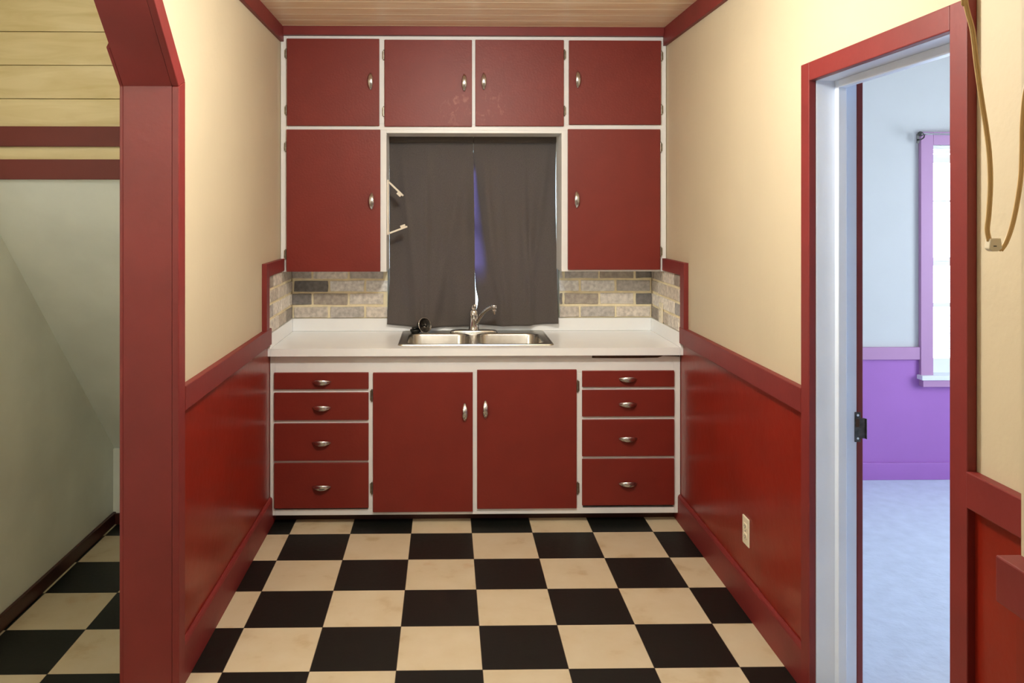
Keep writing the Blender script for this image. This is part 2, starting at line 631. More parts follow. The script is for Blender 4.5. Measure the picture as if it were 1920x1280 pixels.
# ------------------------------------------------------------------ nook behind the arch: stair underside
NX, NY, HY, HZ = -1.725, 4.25, 2.98, 1.737
struct('wall_nook_left', boxes((NX - 0.1, NX, 0.4, NY + 0.1, 0, ZC)), 'nook_plaster')
struct('wall_nook_back', boxes((NX, XLO, NY, NY + 0.1, 0, 0.385)), 'nook_plaster')
struct('wall_nook_front', boxes((NX - 0.1, XLO, 0.3, 0.4, 0, ZC)), 'nook_plaster')
bm = B()
prism(bm, [(HY + 0.002, HZ), (NY + 0.02, 0.38), (NY + 0.09, 0.45), (HY + 0.075, HZ + 0.06)], 'x', NX, XLO)
struct('ceiling_under_stairs', bm, 'nook_plaster')
bm = B()
PP = 0.1215
zz = PZ(240, HY) - 2 * 0.0
z_line = PZ(187, HY)
tops = [HZ, PZ(240, HY)] + [z_line + PP * i for i in range(0, 7)]
box(bm, NX, XLO, HY + 0.012, HY + 0.03, HZ, ZC)
for a, b in zip(tops, tops[1:]):
    if a < ZC:
        box(bm, NX, XLO, HY, HY + 0.014, a + 0.0012, min(b, ZC) - 0.0012)
struct('wall_stair_boards', bm, 'plank', 0.0015)
struct('trim_stair_lower', boxes((NX, XLO, HY - 0.018, HY - 0.0005, HZ - 0.004, PZ(300, HY))), 'stair_red', 0.002)
struct('trim_stair_upper', boxes((NX, XLO, HY - 0.018, HY - 0.0005, PZ(276, HY), PZ(239, HY))), 'stair_red', 0.002)
struct('baseboard_nook_left', boxes((NX, NX + 0.015, 0.4, NY, 0, 0.062)), 'dark_trim', 0.003)
struct('baseboard_nook_back', boxes((NX + 0.015, XLO, NY - 0.015, NY, 0, 0.055)), 'dark_trim', 0.003)

# ------------------------------------------------------------------ arch lining and casings
T = 0.015


def arch_path(off):
    """clipped arch outline (y, z), grown outwards by off"""
    t = off * math.tan(math.radians(22.5))
    return [(YJ + off, 0), (YJ + off, 2.035 + t), (2.37 + t, 2.395 + off), (1.36 - t, 2.395 + off), (1.0 - off, 2.035 + t), (1.0 - off, 0)]


def arch_band(bm, o0, o1, xa, xb):
    A, Bp = arch_path(o0), arch_path(o1)
    for i in range(5):
        prism(bm, [A[i], A[i + 1], Bp[i + 1], Bp[i]], 'x', xa, xb)


bm = B(); arch_band(bm, 0.0, T, XLO, XL); struct('trim_arch_lining', bm, 'red_trim')
bm = B(); arch_band(bm, 0.0, 0.067, XL, XL + 0.024); struct('trim_arch_casing', bm, 'red_trim', 0.003)
bm = B()
prism(bm, [(YJ, 0), (YJ, 2.035), (2.622, 2.143), (2.667, 2.19), (YJ + 0.067, 2.063), (YJ + 0.067, 0)], 'x', XLO - 0.013, XLO)
struct('trim_arch_casing_nook', bm, 'red_trim', 0.003)

# ------------------------------------------------------------------ wainscot, chair rails, baseboards, crown
RZ0, RZ1 = 0.938, 1.022
struct('trim_wainscot_left', boxes((XL, XL + 0.005, YJ + 0.067, YB, 0, RZ0 + 0.02)), 'red_wall')
struct('trim_wainscot_right', boxes((XR - 0.005, XR, DY1 + 0.06, YB, 0, RZ0 + 0.02)), 'red_wall')
struct('trim_wainscot_right_near', boxes((XR - 0.005, XR, 1.385, DY0 - 0.064, 0, RZ0 + 0.02)), 'red_wall')
struct('trim_chair_rail_left', boxes((XL, XL + 0.026, YJ + 0.067, 4.165, RZ0, RZ1)), 'red_trim', 0.003)
struct('trim_chair_rail_right', boxes((XR - 0.026, XR, DY1 + 0.06, 4.165, RZ0, RZ1)), 'red_trim', 0.003)
struct('trim_chair_rail_right_near', boxes((XR - 0.026, XR, 1.385, DY0 - 0.064, RZ0, RZ1)), 'red_trim', 0.003)
struct('trim_wainscot_stub', boxes((0.985, 0.990, 0.95, 1.385, 0, RZ0), (0.985, XR - 0.026, 1.385, 1.39, 0, RZ0)), 'red_wall')
struct('trim_chair_rail_stub', boxes((0.946, 0.990, 0.95, 1.387, RZ0 + 0.012, RZ1 + 0.008)), 'red_trim', 0.003)


def baseboard(name, x0, x1, y0, y1, top_at):
    bm = boxes((x0, x1, y0, y1, 0, 0.132))
    s = 1 if top_at > 0 else -1
    xw = x0 if s > 0 else x1
    prism(bm, [(xw, 0.132), (xw + s * 0.015, 0.132), (xw + s * 0.012, 0.139), (xw + s * 0.006, 0.145), (xw, 0.146)], 'y', y0, y1)
    return struct(name, bm, 'red_trim', 0.002)


baseboard('baseboard_left', XL + 0.005, XL + 0.02, YJ + 0.067, 4.30, 1)
baseboard('baseboard_right', XR - 0.02, XR - 0.005, DY1 + 0.06, 4.30, -1)
struct('trim_crown_left', boxes((XL, XL + 0.02, YFRONT, 4.5, 2.548, ZC)), 'red_trim', 0.002)
struct('trim_crown_right', boxes((XR - 0.02, XR, 1.385, 4.5, 2.532, ZC)), 'red_trim', 0.002)
struct('trim_crown_back', boxes((XL + 0.02, XR - 0.02, 4.472, 4.5, 2.582, ZC)), 'red_trim', 0.002)

# red frame round the brick splash on each side wall
struct('trim_splash_left', boxes((XL, XL + 0.025, 4.055, 4.12, RZ1, 1.355), (XL, XL + 0.025, 4.12, 4.5, 1.288, 1.355)), 'red_trim', 0.002)
struct('trim_splash_right', boxes((XR - 0.025, XR, 4.09, 4.155, RZ1, 1.355), (XR - 0.025, XR, 4.155, 4.5, 1.288, 1.355)), 'red_trim', 0.002)

# ------------------------------------------------------------------ brick splash
BT = 0.014
YBR = YB - BT


def bricks_back(name, xa, xb, z0, z1, phase_x):
    bm = B()
    box(bm, xa, xb, YB - 0.007, YB, z0, z1)
    pw, ph, mj = 0.2100, 0.0760, 0.0135
    r = 0
    z = z0 + 0.004
    while z < z1 - 0.01:
        zt = min(z + ph - mj, z1)
        off = phase_x + (pw * 0.54 if r % 2 else 0.0)
        k = math.floor((xa - off) / pw)
        while off + k * pw < xb:
            a, b = max(off + k * pw + mj / 2, xa), min(off + (k + 1) * pw - mj / 2, xb)
            if b - a > 0.015:
                j = lambda: random.uniform(-0.0022, 0.0022)
                prism(bm, [(a + j(), z + j()), ((a + b) / 2, z + j()), (b + j(), z + j()), (b + j(), (z + zt) / 2), (b + j(), zt + j()), ((a + b) / 2, zt + j()), (a + j(), zt + j()), (a + j(), (z + zt) / 2)], 'y', YBR + random.uniform(-0.002, 0.002), YB - 0.004)
            k += 1
        z += ph
        r += 1
    return bm


def split_mat(o, first, rest):
    """first six faces (the mortar bed) keep FIRST, the bricks get REST"""
    o.data.materials.clear()
    o.data.materials.append(M[first])
    o.data.materials.append(M[rest])
    for i, p in enumerate(o.data.polygons):
        p.material_index = 0 if i < 6 else 1


jx = PX(617, 4.77)
o = struct('wall_back_brick_left', bricks_back('b', XL + BT, WX0, 0.99, 1.30, jx), 'brick', 0.003); split_mat(o, 'mortar', 'brick')
o = struct('wall_back_brick_right', bricks_back('b', WX1, XR - BT, 0.99, 1.30, jx), 'brick', 0.003); split_mat(o, 'mortar', 'brick')


def bricks_side(xw, s, y0, y1, z0, z1):
    bm = B()
    box(bm, xw, xw + s * 0.008, y0, y1, z0, z1)
    pw, ph, mj = 0.2100, 0.0760, 0.0135
    r, z = 0, z0 + 0.004
    while z < z1 - 0.01:
        zt = min(z + ph - mj, z1)
        off = y0 - (0.06 if r % 2 else 0.15)
        k = 0
        while off + k * pw < y1:
            a, b = max(off + k * pw + mj / 2, y0), min(off + (k + 1) * pw - mj / 2, y1)
            if b - a > 0.015:
                j = lambda: random.uniform(-0.0022, 0.0022)
                prism(bm, [(a + j(), z + j()), (b + j(), z + j()), (b + j(), (z + zt) / 2), (b + j(), zt + j()), (a + j(), zt + j()), (a + j(), (z + zt) / 2)], 'x', xw + s * 0.004, xw + s * (BT + random.uniform(-0.002, 0.002)))
            k += 1
        z += ph
        r += 1
    return bm


o = struct('wall_left_brick', bricks_side(XL, 1, 4.12, YB, 0.99, 1.288), 'brick', 0.003); split_mat(o, 'mortar', 'brick')
o = struct('wall_right_brick', bricks_side(XR, -1, 4.155, YB, 0.99, 1.288), 'brick', 0.003); split_mat(o, 'mortar', 'brick')

# ------------------------------------------------------------------ doorway in the right wall
CT = 0.024
bm = B()
box(bm, XR, XRO, DY1, DY1 + 0.016, 0, DZ + 0.016)
box(bm, XR, XRO, DY0 - 0.016, DY0, 0, DZ + 0.016)
box(bm, XR, XRO, DY0, DY1, DZ, DZ + 0.016)
d = struct('door_1', bm, 'white_door', 0.002)
XS = XR + 0.062
obj('door_stop', boxes((XS, XS + 0.028, DY1 - 0.026, DY1, 0, DZ), (XS, XS + 0.028, DY0, DY0 + 0.026, 0, DZ), (XS, XS + 0.028, DY0 + 0.026, DY1 - 0.026, DZ - 0.026, DZ)), 'white_door', d, 0.002)
struct('trim_door_casing', boxes((XR - CT, XR, DY1, DY1 + 0.062, 0, DZ + 0.062), (XR - CT, XR, DY0 - 0.066, DY0, 0, DZ + 0.062), (XR - CT, XR, DY0, DY1, DZ, DZ + 0.062)), 'red_trim', 0.003)
struct('trim_door_casing_side_room', boxes((XRO, XRO + 0.02, DY1 - 0.002, DY1 + 0.07, 0, DZ + 0.065), (XRO, XRO + 0.02, DY0 - 0.07, DY0, 0, DZ + 0.065), (XRO, XRO + 0.02, DY0, DY1 - 0.002, DZ + 0.002, DZ + 0.065)), 'red_trim', 0.003)

# strike plate with the mortise it guards, on the far jamb
zs0, zs1 = PZ(828, DY1, 1605), PZ(772, DY1, 1605)
xs0, xs1 = PX(1602, DY1), PX(1613, DY1)
bm = boxes((xs0, xs1, DY1 - 0.003, DY1, zs0, zs1))
prism(bm, [(xs1 - 0.002, DY1 - 0.003), (xs1 + 0.012, DY1 - 0.006), (xs1 + 0.014, DY1 - 0.014), (xs1 + 0.017, DY1 - 0.012), (xs1 + 0.013, DY1 + 0.0), (xs1 - 0.002, DY1 + 0.0)], 'z', zs0 + 0.012, zs1 - 0.02)
sp_ = obj('strike_plate', bm, 'iron', d, 0.001)
obj('latch_hole', boxes((xs0 + 0.003, xs1 - 0.005, DY1 - 0.0042, DY1 - 0.0028, zs0 + 0.05, zs1 - 0.022)), 'bare_wood', sp_)
bm = B()
for zz in (zs0 + 0.012, zs1 - 0.010):
    lathe(bm, [(0.0, 0.0012), (0.004, 0.001), (0.004, 0)], ((xs0 + xs1) / 2, DY1 - 0.003, zz), 10, Matrix.Rotation(math.radians(90), 4, 'X'))
obj('screw', bm, 'chrome', sp_)

# ------------------------------------------------------------------ side room seen through the doorway
SY = 4.85
FX0, FX1 = PX(1722, SY), PX(1722, SY) + 1.0      # outer edges of the window casing
cw = PX(1745, SY) - FX0
gx0, gx1 = FX0 + cw, FX1 - cw                    # opening
gz0, gz1 = PZ(702, SY, 1750), PZ(272, SY, 1750)
bm = B()
for b in ((XRO, gx0, SY, SY + 0.14, 0, ZC), (gx1, 4.3, SY, SY + 0.14, 0, ZC), (gx0, gx1, SY, SY + 0.14, 0, gz0), (gx0, gx1, SY, SY + 0.14, gz1, ZC)):
    box(bm, *b)
struct('wall_side_room_back', bm, 'room_white')
bm = B()
EY0, EY1, EZ0, EZ1 = 2.4, 4.0, 0.75, 2.1
for b in ((4.2, 4.3, 0.3, EY0, 0, ZC), (4.2, 4.3, EY1, SY, 0, ZC), (4.2, 4.3, EY0, EY1, 0, EZ0), (4.2, 4.3, EY0, EY1, EZ1, ZC)):
    box(bm, *b)
struct('wall_side_room_right', bm, 'room_white')
struct('wall_side_room_front', boxes((XRO, 4.2, 0.3, 0.4, 0, ZC)), 'room_white')
struct('wall_side_room_left', boxes((XRO, XRO + 0.006, DY1 + 0.07, SY, 0, ZC), (XRO, XRO + 0.006, 0.4, DY0 - 0.07, 0, ZC), (XRO, XRO + 0.006, DY0 - 0.07, DY1 + 0.07, DZ + 0.065, ZC)), 'room_white')
rz0, rz1 = PZ(673, SY, 1660), PZ(650, SY, 1660)
bz = PZ(866, SY, 1700)
aps0 = PZ(722, SY, 1750)
struct('trim_side_room_wainscot', boxes((XRO, FX0, SY - 0.004, SY, 0, rz0 + 0.01), (FX0, FX1, SY - 0.004, SY, 0, gz0 - 0.02), (FX1, 4.2, SY - 0.004, SY, 0, rz0 + 0.01)), 'mauve')
struct('trim_side_room_rail', boxes((XRO + 0.006, FX0, SY - 0.022, SY - 0.0, rz0, rz1), (FX1, 4.2, SY - 0.022, SY, rz0, rz1)), 'mauve_trim', 0.002)
struct('baseboard_side_room', boxes((XRO + 0.006, 4.2, SY - 0.018, SY, 0.004, bz)), 'mauve', 0.003)
struct('trim_side_room_window', boxes((FX0, gx0, SY - 0.028, SY, gz0, PZ(248, SY, 1750)), (gx1, FX1, SY - 0.028, SY, gz0, PZ(248, SY, 1750)), (gx0, gx1, SY - 0.028, SY, gz1, PZ(248, SY, 1750))), 'mauve_trim', 0.002)
zs = gz0
struct('trim_side_room_sill', boxes((FX0 - 0.012, FX1 + 0.012, SY - 0.06, SY + 0.075, zs - 0.024, zs + 0.003)), 'sash', 0.004)
struct('trim_side_room_apron', boxes((FX0, FX1, SY - 0.05, SY - 0.004, aps0, zs - 0.024)), 'mauve_trim', 0.002)
# double-hung window: lower sash nearer, upper sash behind it
zm = PZ(487, SY, 1750)
ys = SY + 0.05
sx0, sx1 = gx0, gx1
st = PX(1751, SY) - gx0
bm = boxes((sx0, sx0 + st, ys, ys + 0.03, zs - 0.004, zm), (sx1 - st, sx1, ys, ys + 0.03, zs, zm), (sx0 + st, sx1 - st, ys, ys + 0.03, zs - 0.004, PZ(675, SY, 1750)), (sx0 + st, sx1 - st, ys, ys + 0.03, PZ(499, SY, 1750), zm - 0.012))
box(bm, sx0 + st, sx1 - st, ys + 0.006, ys + 0.02, PZ(577, SY, 1750), PZ(570, SY, 1750))
w2 = struct('window_2', bm, 'sash', 0.002)
ys2 = SY + 0.09
us = 0.012
bm = boxes((sx0, sx0 + us, ys2, ys2 + 0.03, zm - 0.03, gz1), (sx1 - us, sx1, ys2, ys2 + 0.03, zm - 0.03, gz1), (sx0 + us, sx1 - us, ys2, ys2 + 0.03, zm - 0.03, zm + 0.008), (sx0 + us, sx1 - us, ys2, ys2 + 0.03, PZ(303, SY, 1750), PZ(288, SY, 1750)), (sx0 + us, sx1 - us, ys2, ys2 + 0.03, gz1 - 0.008, gz1))
box(bm, sx0 + us, sx1 - us, ys2 + 0.006, ys2 + 0.02, PZ(378, SY, 1750), PZ(375, SY, 1750))
obj('upper_sash', bm, 'sash', w2, 0.002)
obj('window_pane', boxes((sx0 + st, sx1 - st, ys + 0.012, ys + 0.015, zs + 0.06, zm - 0.03)), 'glass', w2)
obj('window_pane', boxes((sx0 + us, sx1 - us, ys2 + 0.012, ys2 + 0.015, zm, gz1 - 0.008)), 'glass', w2)

# raised blind at the head of that window
t = thing('window_blind', ((gx0 + gx1) / 2, SY + 0.03, gz1 - 0.03), 'white slatted blind raised to the head of the bright window in the side room', 'window blind')
obj('head_rail', boxes((gx0 + 0.004, gx1 - 0.004, SY + 0.012, SY + 0.042, gz1 - 0.022, gz1 - 0.001)), 'vinyl', t, 0.002)
bm = B()
for i in range(4):
    z = gz1 - 0.026 - i * 0.0055
    box(bm, gx0 + 0.006, gx1 - 0.006, SY + 0.014, SY + 0.040, z - 0.003, z)
obj('slat_stack', bm, 'vinyl', t)

# curtain rod over that window
rx, rz_, ry = PX(1726, SY - 0.09), PZ(251, SY - 0.09, 1726), SY - 0.09
t = thing('curtain_rod', (rx, ry, rz_), 'thin grey metal curtain rod with round end knob above the bright side room window', 'curtain rod')
bm = B(); tube(bm, [(rx + 0.012, ry, rz_), (FX1 + 0.0, ry, rz_ - 0.012)], 0.0055, 10)
obj('rod', bm, 'nickel', t, smooth=True)
bm = B(); lathe(bm, [(0, -0.016), (0.009, -0.014), (0.015, -0.006), (0.016, 0.002), (0.012, 0.010), (0.006, 0.014), (0, 0.015)], (rx, ry, rz_), 18, Matrix.Rotation(math.radians(90), 4, 'Y'))
obj('end_knob', bm, 'iron', t, smooth=True)
bm = B(); tube(bm, smooth_path([(rx + 0.02, SY - 0.028, rz_ - 0.03), (rx + 0.02, SY - 0.06, rz_ - 0.03), (rx + 0.02, ry, rz_ - 0.02), (rx + 0.02, ry - 0.004, rz_ - 0.006)]), 0.004, 8)
box(bm, rx + 0.012, rx + 0.028, SY - 0.031, SY - 0.028, rz_ - 0.05, rz_ + 0.005)
obj('bracket', bm, 'iron', t)

# ------------------------------------------------------------------ handles
def handle_mesh(L=0.098, wmax=0.0125, hmax=0.021):
    bm = B()
    n, m = 24, 8
    top, bot = [], []
    for i in range(n + 1):
        u = -1 + 2 * i / n
        w = wmax * (1 - u * u) ** 0.75 + 0.0016
        h = hmax * (1 - abs(u) ** 2.2)
        row, rowb = [], []
        for k in range(m + 1):
            a = math.pi * k / m
            row.append(bm.verts.new((u * L / 2, -(h + 0.001 + w * 0.42 * math.sin(a)), w * math.cos(a))))
            rowb.append(bm.verts.new((u * L / 2, -(max(h - 0.0035, 0.0)), w * 0.9 * math.cos(a))))
        top.append(row)
        bot.append(rowb)
    for i in range(n):
        for k in range(m):
            bm.faces.new((top[i][k], top[i + 1][k], top[i + 1][k + 1], top[i][k + 1]))
            bm.faces.new((bot[i][k], bot[i][k + 1], bot[i + 1][k + 1], bot[i + 1][k]))
        bm.faces.new((top[i][0], bot[i][0], bot[i + 1][0], top[i + 1][0]))
        bm.faces.new((top[i][m], top[i + 1][m], bot[i + 1][m], bot[i][m]))
    for i in (0, n):
        bm.faces.new(top[i] + bot[i][::-1])
    bmesh.ops.recalc_face_normals(bm, faces=bm.faces)
    me = bpy.data.meshes.new('handle')
    bm.to_mesh(me)
    bm.free()
    for p in me.polygons:
        p.use_smooth = True
    me.materials.append(M['nickel'])
    return me


HM = handle_mesh()


def handle(parent, x, y, z, vertical):
    o = bpy.data.objects.new('handle', HM)
    C.objects.link(o)
    o.parent = parent
    o.location = Vector((x, y, z)) - WPOS[parent.name]
    if vertical:
        o.rotation_euler = (0, math.pi / 2, 0)
    return o


def hinge(parent, x, y, z, side, L=0.058):
    """exposed knuckle of a cupboard hinge beside the door edge; side -1: leaf lies to the left"""
    bm = B()
    tube(bm, [(x, y, z - L / 2), (x, y, z + L / 2)], 0.0042, 10)
    box(bm, min(x, x + side * 0.009), max(x, x + side * 0.009), y + 0.0005, y + 0.004, z - L / 2 + 0.004, z + L / 2 - 0.004)
    tube(bm, [(x, y, z - L / 2 - 0.004), (x, y, z - L / 2)], [0.002, 0.0036], 8)
    tube(bm, [(x, y, z + L / 2), (x, y, z + L / 2 + 0.004)], [0.0036, 0.002], 8)
    return obj('hinge', bm, 'hinge', parent)


def door_panel(parent, name, px0, px1, py0, py1, Y, th=0.018):
    """flat slab in front of the face frame whose front stands at Y"""
    xa, xb = PX(px0, Y), PX(px1, Y)
    za, zb = PZ(py1, Y), PZ(py0, Y)
    return obj(name, boxes((xa, xb, Y, Y + th, za, zb)), 'red_door', parent, 0.0025), xa, xb, za, zb


# ------------------------------------------------------------------ base cabinet
YF = 4.212                     # face frame front
YD = YF - 0.0125                # door fronts
t = thing('base_cabinet', (0.15, 4.45, 0.0), 'white-framed maroon base cabinet under the counter with two doors and eight drawers', 'cabinet')
ZT = 0.875
XA, XB = XL + 0.007, XR - 0.007


def hb(x0, x1, z0, z1, d=0.02):
    return (x0, x1, YF, YF + d, z0, z1)


zb0 = PZ(964, YF)
xdl0, xdl1 = PX(516, YF), PX(690, YF)
xm0, xm1 = PX(886.5, YD), PX(894.5, YD)
xdr0, xdr1 = PX(1093, YF), PX(1263, YF)
xl1, xl2 = PX(701, YF), PX(1080, YF)
ztop = PZ(699, YF)
bm = boxes(hb(XA, xdl0, zb0, ZT), hb(xdr1, XB, zb0, ZT), hb(xdl0, xdr1, ztop, ZT), hb(xdl0, xdr1, zb0, PZ(953, YF)),
           hb(xdl1, xl1, PZ(953, YF), ztop), hb(xl2, xdr0, PZ(953, YF), ztop), hb(xm0 - 0.01, xm1 + 0.012, PZ(953, YF), ztop))
lbands = [(731, 734.5), (789.5, 791.5), (864, 865.5)]
rbands = [(728, 731), (784, 787), (858.5, 861)]
LD = [(697.5, 728.6), (735, 786.5), (792.5, 862.3), (866.6, 951.5)]
RD = [(696, 726.5), (732, 782), (788, 857), (862, 949.5)]
for (a, b), (c, dd) in zip(LD, LD[1:]):
    box(bm, xdl0, xdl1, YF, YF + 0.02, PZ(c + 3, YF), PZ(b - 3, YF))
for (a, b), (c, dd) in zip(RD, RD[1:]):
    box(bm, xdr0, xdr1, YF, YF + 0.02, PZ(c + 3, YF), PZ(b - 3, YF))
obj('face_frame', bm, 'white_paint', t, 0.0015)
obj('carcass', boxes((XA, XA + 0.018, YF + 0.02, YB - 0.02, 0.05, ZT), (XB - 0.018, XB, YF + 0.02, YB - 0.02, 0.05, ZT), (XA + 0.018, XB - 0.018, YF + 0.02, YB - 0.02, 0.05, 0.068), (XA + 0.018, XB - 0.018, YB - 0.035, YB - 0.02, 0.068, ZT)), 'white_paint', t)
obj('toe_kick', boxes((XA + 0.012, XB - 0.012, YF + 0.075, YF + 0.09, 0.0, zb0 + 0.01)), 'dark_trim', t)
# bare strip where the edge trim under the counter has come away
bm = B()
xs = [PX(1110, YF), PX(1150, YF), PX(1200, YF), PX(1233, YF), PX(1243, YF), PX(1274, YF)]
zt = ZT - 0.0005
zl = [0.019, 0.020, 0.020, 0.018, 0.009, 0.013]
prism(bm, [(x, zt) for x in xs] + [(x, zt - h) for x, h in reversed(list(zip(xs, zl)))], 'y', YF - 0.003, YF)
o = obj('bare_wood_strip', bm, 'bare_wood', t); o['label'] = 'bare dark wood strip under the counter edge'
for rows, xa, xb, hx, hys in ((LD, 513.7, 691, 603, (715, 763, 828.5, 911)), (RD, 1091.7, 1264.4, 1177, (711.5, 758.5, 823.5, 908))):
    for (a, b), hy in zip(rows, hys):
        dr, x0, x1, z0, z1 = door_panel(t, 'drawer', xa, xb, a, b, YD, 0.012)
        handle(dr, PX(hx, YD), YD, PZ(hy, YD), False)
dl = door_panel(t, 'door', 699.2, 886.5, 698, 959.5, YD, 0.012)[0]
handle(dl, PX(871.5, YD), YD, PZ(773, YD), True)
dr = door_panel(t, 'door', 894.5, 1081.4, 693.5, 954.5, YD, 0.012)[0]
handle(dr, PX(910, YD), YD, PZ(768, YD), True)
for py in (741, 915):
    hinge(dl, PX(697, YD), YD + 0.006, PZ(py, YD), -1)
for py in (725, 917):
    hinge(dr, PX(1083.5, YD), YD + 0.006, PZ(py, YD), 1)

# ------------------------------------------------------------------ countertop with splash
ZK = 0.915                     # counter surface
YK = 4.166                     # counter front
SX0, SX1, SY0, SY1 = PX(745, 4.246), PX(1040, 4.246), 4.246, 4.742     # sink rim
t = thing('countertop', (0.15, 4.45, ZT), 'white laminate countertop with low splash around the steel sink', 'countertop')
m_ = 0.012
bm = boxes((XA + 0.012, SX0 + m_, YK, YB - 0.02, ZT + 0.001, ZK), (SX1 - m_, XB - 0.012, YK, YB - 0.02, ZT + 0.001, ZK), (SX0 + m_, SX1 - m_, YK, SY0 + m_, ZT + 0.001, ZK), (SX0 + m_, SX1 - m_, SY1 - m_, YB - 0.02, ZT + 0.001, ZK))
obj('slab', bm, 'laminate', t)
obj('back_splash', boxes((XL + 0.019, XR - 0.019, YB - 0.020, YB - 0.0005, ZK, 0.989)), 'laminate', t, 0.002)
for s, xw in ((1, XL + 0.001), (-1, XR - 0.001)):
    obj('side_splash', boxes((xw, xw + s * 0.0175, YK + 0.012, YB - 0.0005, ZK - 0.001, 0.989)), 'laminate', t, 0.002)
    obj('end_cap', boxes((xw, xw + s * 0.0170, YK - 0.002, YK + 0.0115, ZT + 0.001, ZK + 0.012)), 'laminate', t, 0.0015)

# ------------------------------------------------------------------ double sink
t = thing('kitchen_sink', ((SX0 + SX1) / 2, (SY0 + SY1) / 2, ZK), 'stainless steel double-bowl sink set into the white counter', 'sink')


def rrect(x0, x1, y0, y1, r, n=6):
    pts = []
    for cx, cy, a0 in ((x1 - r, y1 - r, 0), (x0 + r, y1 - r, 90), (x0 + r, y0 + r, 180), (x1 - r, y0 + r, 270)):
        for k in range(n + 1):
            a = math.radians(a0 + 90 * k / n)
            pts.append((cx + r * math.cos(a), cy + r * math.sin(a)))
    return pts


xm = (SX0 + SX1) / 2 - 0.006
BL = (SX0 + 0.045, xm - 0.018, SY0 + 0.030, SY1 - 0.105)
BR = (xm + 0.018, SX1 - 0.045, SY0 + 0.030, SY1 - 0.105)
# rim plate: raised lip outside, flat deck, two holes
bm = B()
zr = ZK + 0.007


def ring_faces(bm, loops):
    rings = [[bm.verts.new(p) for p in lp] for lp in loops]
    for a, b in zip(rings, rings[1:]):
        n = len(a)
        for k in range(n):
            bm.faces.new((a[k], a[(k + 1) % n], b[(k + 1) % n], b[k]))
    return rings


outer = ring_faces(bm, [[(x, y, z) for x, y in rrect(SX0 + i, SX1 - i, SY0 + i, SY1 - i, 0.025 - i * 0.5)] for i, z in ((0, ZK + 0.0005), (0.003, zr - 0.001), (0.008, zr), (0.014, zr - 0.002))])[-1]
edges = []
for b in (BL, BR):
    lp = [bm.verts.new((x, y, zr - 0.002)) for x, y in rrect(*b, 0.07)]
    for k in range(len(lp)):
        edges.append(bm.edges.new((lp[k], lp[(k + 1) % len(lp)])))
for k in range(len(outer)):
    e = bm.edges.get((outer[k], outer[(k + 1) % len(outer)]))
    edges.append(e)
bmesh.ops.triangle_fill(bm, use_beauty=True, use_dissolve=False, edges=edges)
obj('rim', bm, 'steel', t)
for b in (BL, BR):
    bm = B()
    x0, x1, y0, y1 = b
    loops = []
    for i, z, r in ((-0.0015, zr - 0.0018, 0.0715), (0.002, zr - 0.004, 0.068), (0.006, zr - 0.012, 0.066), (0.012, ZK - 0.13, 0.062), (0.02, ZK - 0.158, 0.058), (0.04, ZK - 0.168, 0.05), (0.13, ZK - 0.172, 0.02)):
        loops.append([(x, y, z) for x, y in rrect(x0 + i, x1 - i, y0 + i, y1 - i, r)])
    rg = ring_faces(bm, loops)
    bm.faces.new(rg[-1])
    bw = obj('bowl', bm, 'steel', t, smooth=True)
    bm = B()
    lathe(bm, [(0.043, 0.0), (0.043, 0.003), (0.036, 0.003), (0.034, 0.001), (0.0, 0.0005)], ((x0 + x1) / 2, (y0 + y1) / 2, ZK - 0.172), 24)
    obj('drain', bm, 'chrome', bw, smooth=True)

# ------------------------------------------------------------------ faucet
FY = 4.672
fx = PX(888.5, FY)
zd = zr - 0.002
t = thing('kitchen_faucet', (fx, FY, zd), 'chrome single-lever faucet standing behind the double sink', 'faucet')
bm = B()
xa, xb = PX(843.5, FY), PX(933, FY)
pl = rrect(xa, xb, FY - 0.030, FY + 0.026, 0.027, 8)
cx, cy = (xa + xb) / 2, FY
ring_l = [[(cx + (x - cx) * s, cy + (y - cy) * s, zd + h) for x, y in pl] for s, h in ((1.0, 0.0), (1.0, 0.006), (0.97, 0.011), (0.88, 0.015), (0.6, 0.018))]
rg = ring_faces(bm, ring_l)
bm.faces.new(rg[0][::-1]); bm.faces.new(rg[-1])
obj('base_plate', bm, 'chrome', t, smooth=True)
zb_ = zd + 0.015
H = PZ(572, FY) - zb_            # to the top of the lever
bm = B()
lathe(bm, [(0.033, 0.0), (0.030, 0.006), (0.0275, 0.02), (0.0265, 0.06), (0.027, 0.085), (0.0275, 0.088), (0.0265, 0.091), (0.0245, 0.108), (0.018, 0.118), (0.0, 0.121)], (fx, FY, zb_), 28)
obj('body', bm, 'chrome', t, smooth=True)
bm = B()
zt = zb_ + 0.110
tube(bm, smooth_path([(fx - 0.002, FY, zt), (fx - 0.003, FY + 0.003, zt + 0.012), (fx, FY + 0.006, zt + 0.024), (fx + 0.003, FY + 0.003, zb_ + H - 0.012), (fx + 0.005, FY - 0.016, zb_ + H - 0.003), (fx + 0.005, FY - 0.032, zb_ + H - 0.001)], 6), [0.015] + [0.0145 - 0.00012 * i for i in range(1, 30)] + [0.0100], 14)
obj('lever', bm, 'chrome', t, smooth=True)
bm = B()
sY = FY - 0.055
sp = [(fx + 0.006, FY - 0.01, zb_ + 0.032), (fx + 0.022, FY - 0.035, zb_ + 0.056), (PX(903, sY), sY - 0.01, PZ(590, sY)), (PX(911, sY), sY - 0.04, PZ(580, sY)), (PX(919, sY), sY - 0.06, PZ(574.5, sY)), (PX(926, sY), sY - 0.075, PZ(574, sY))]
tube(bm, smooth_path(sp, 8), [0.0125] * 8 + [0.0105] * 33, 14)
obj('spout', bm, 'chrome', t, smooth=True)
nY = sY - 0.075
bm = B()
zn = PZ(572.5, nY)
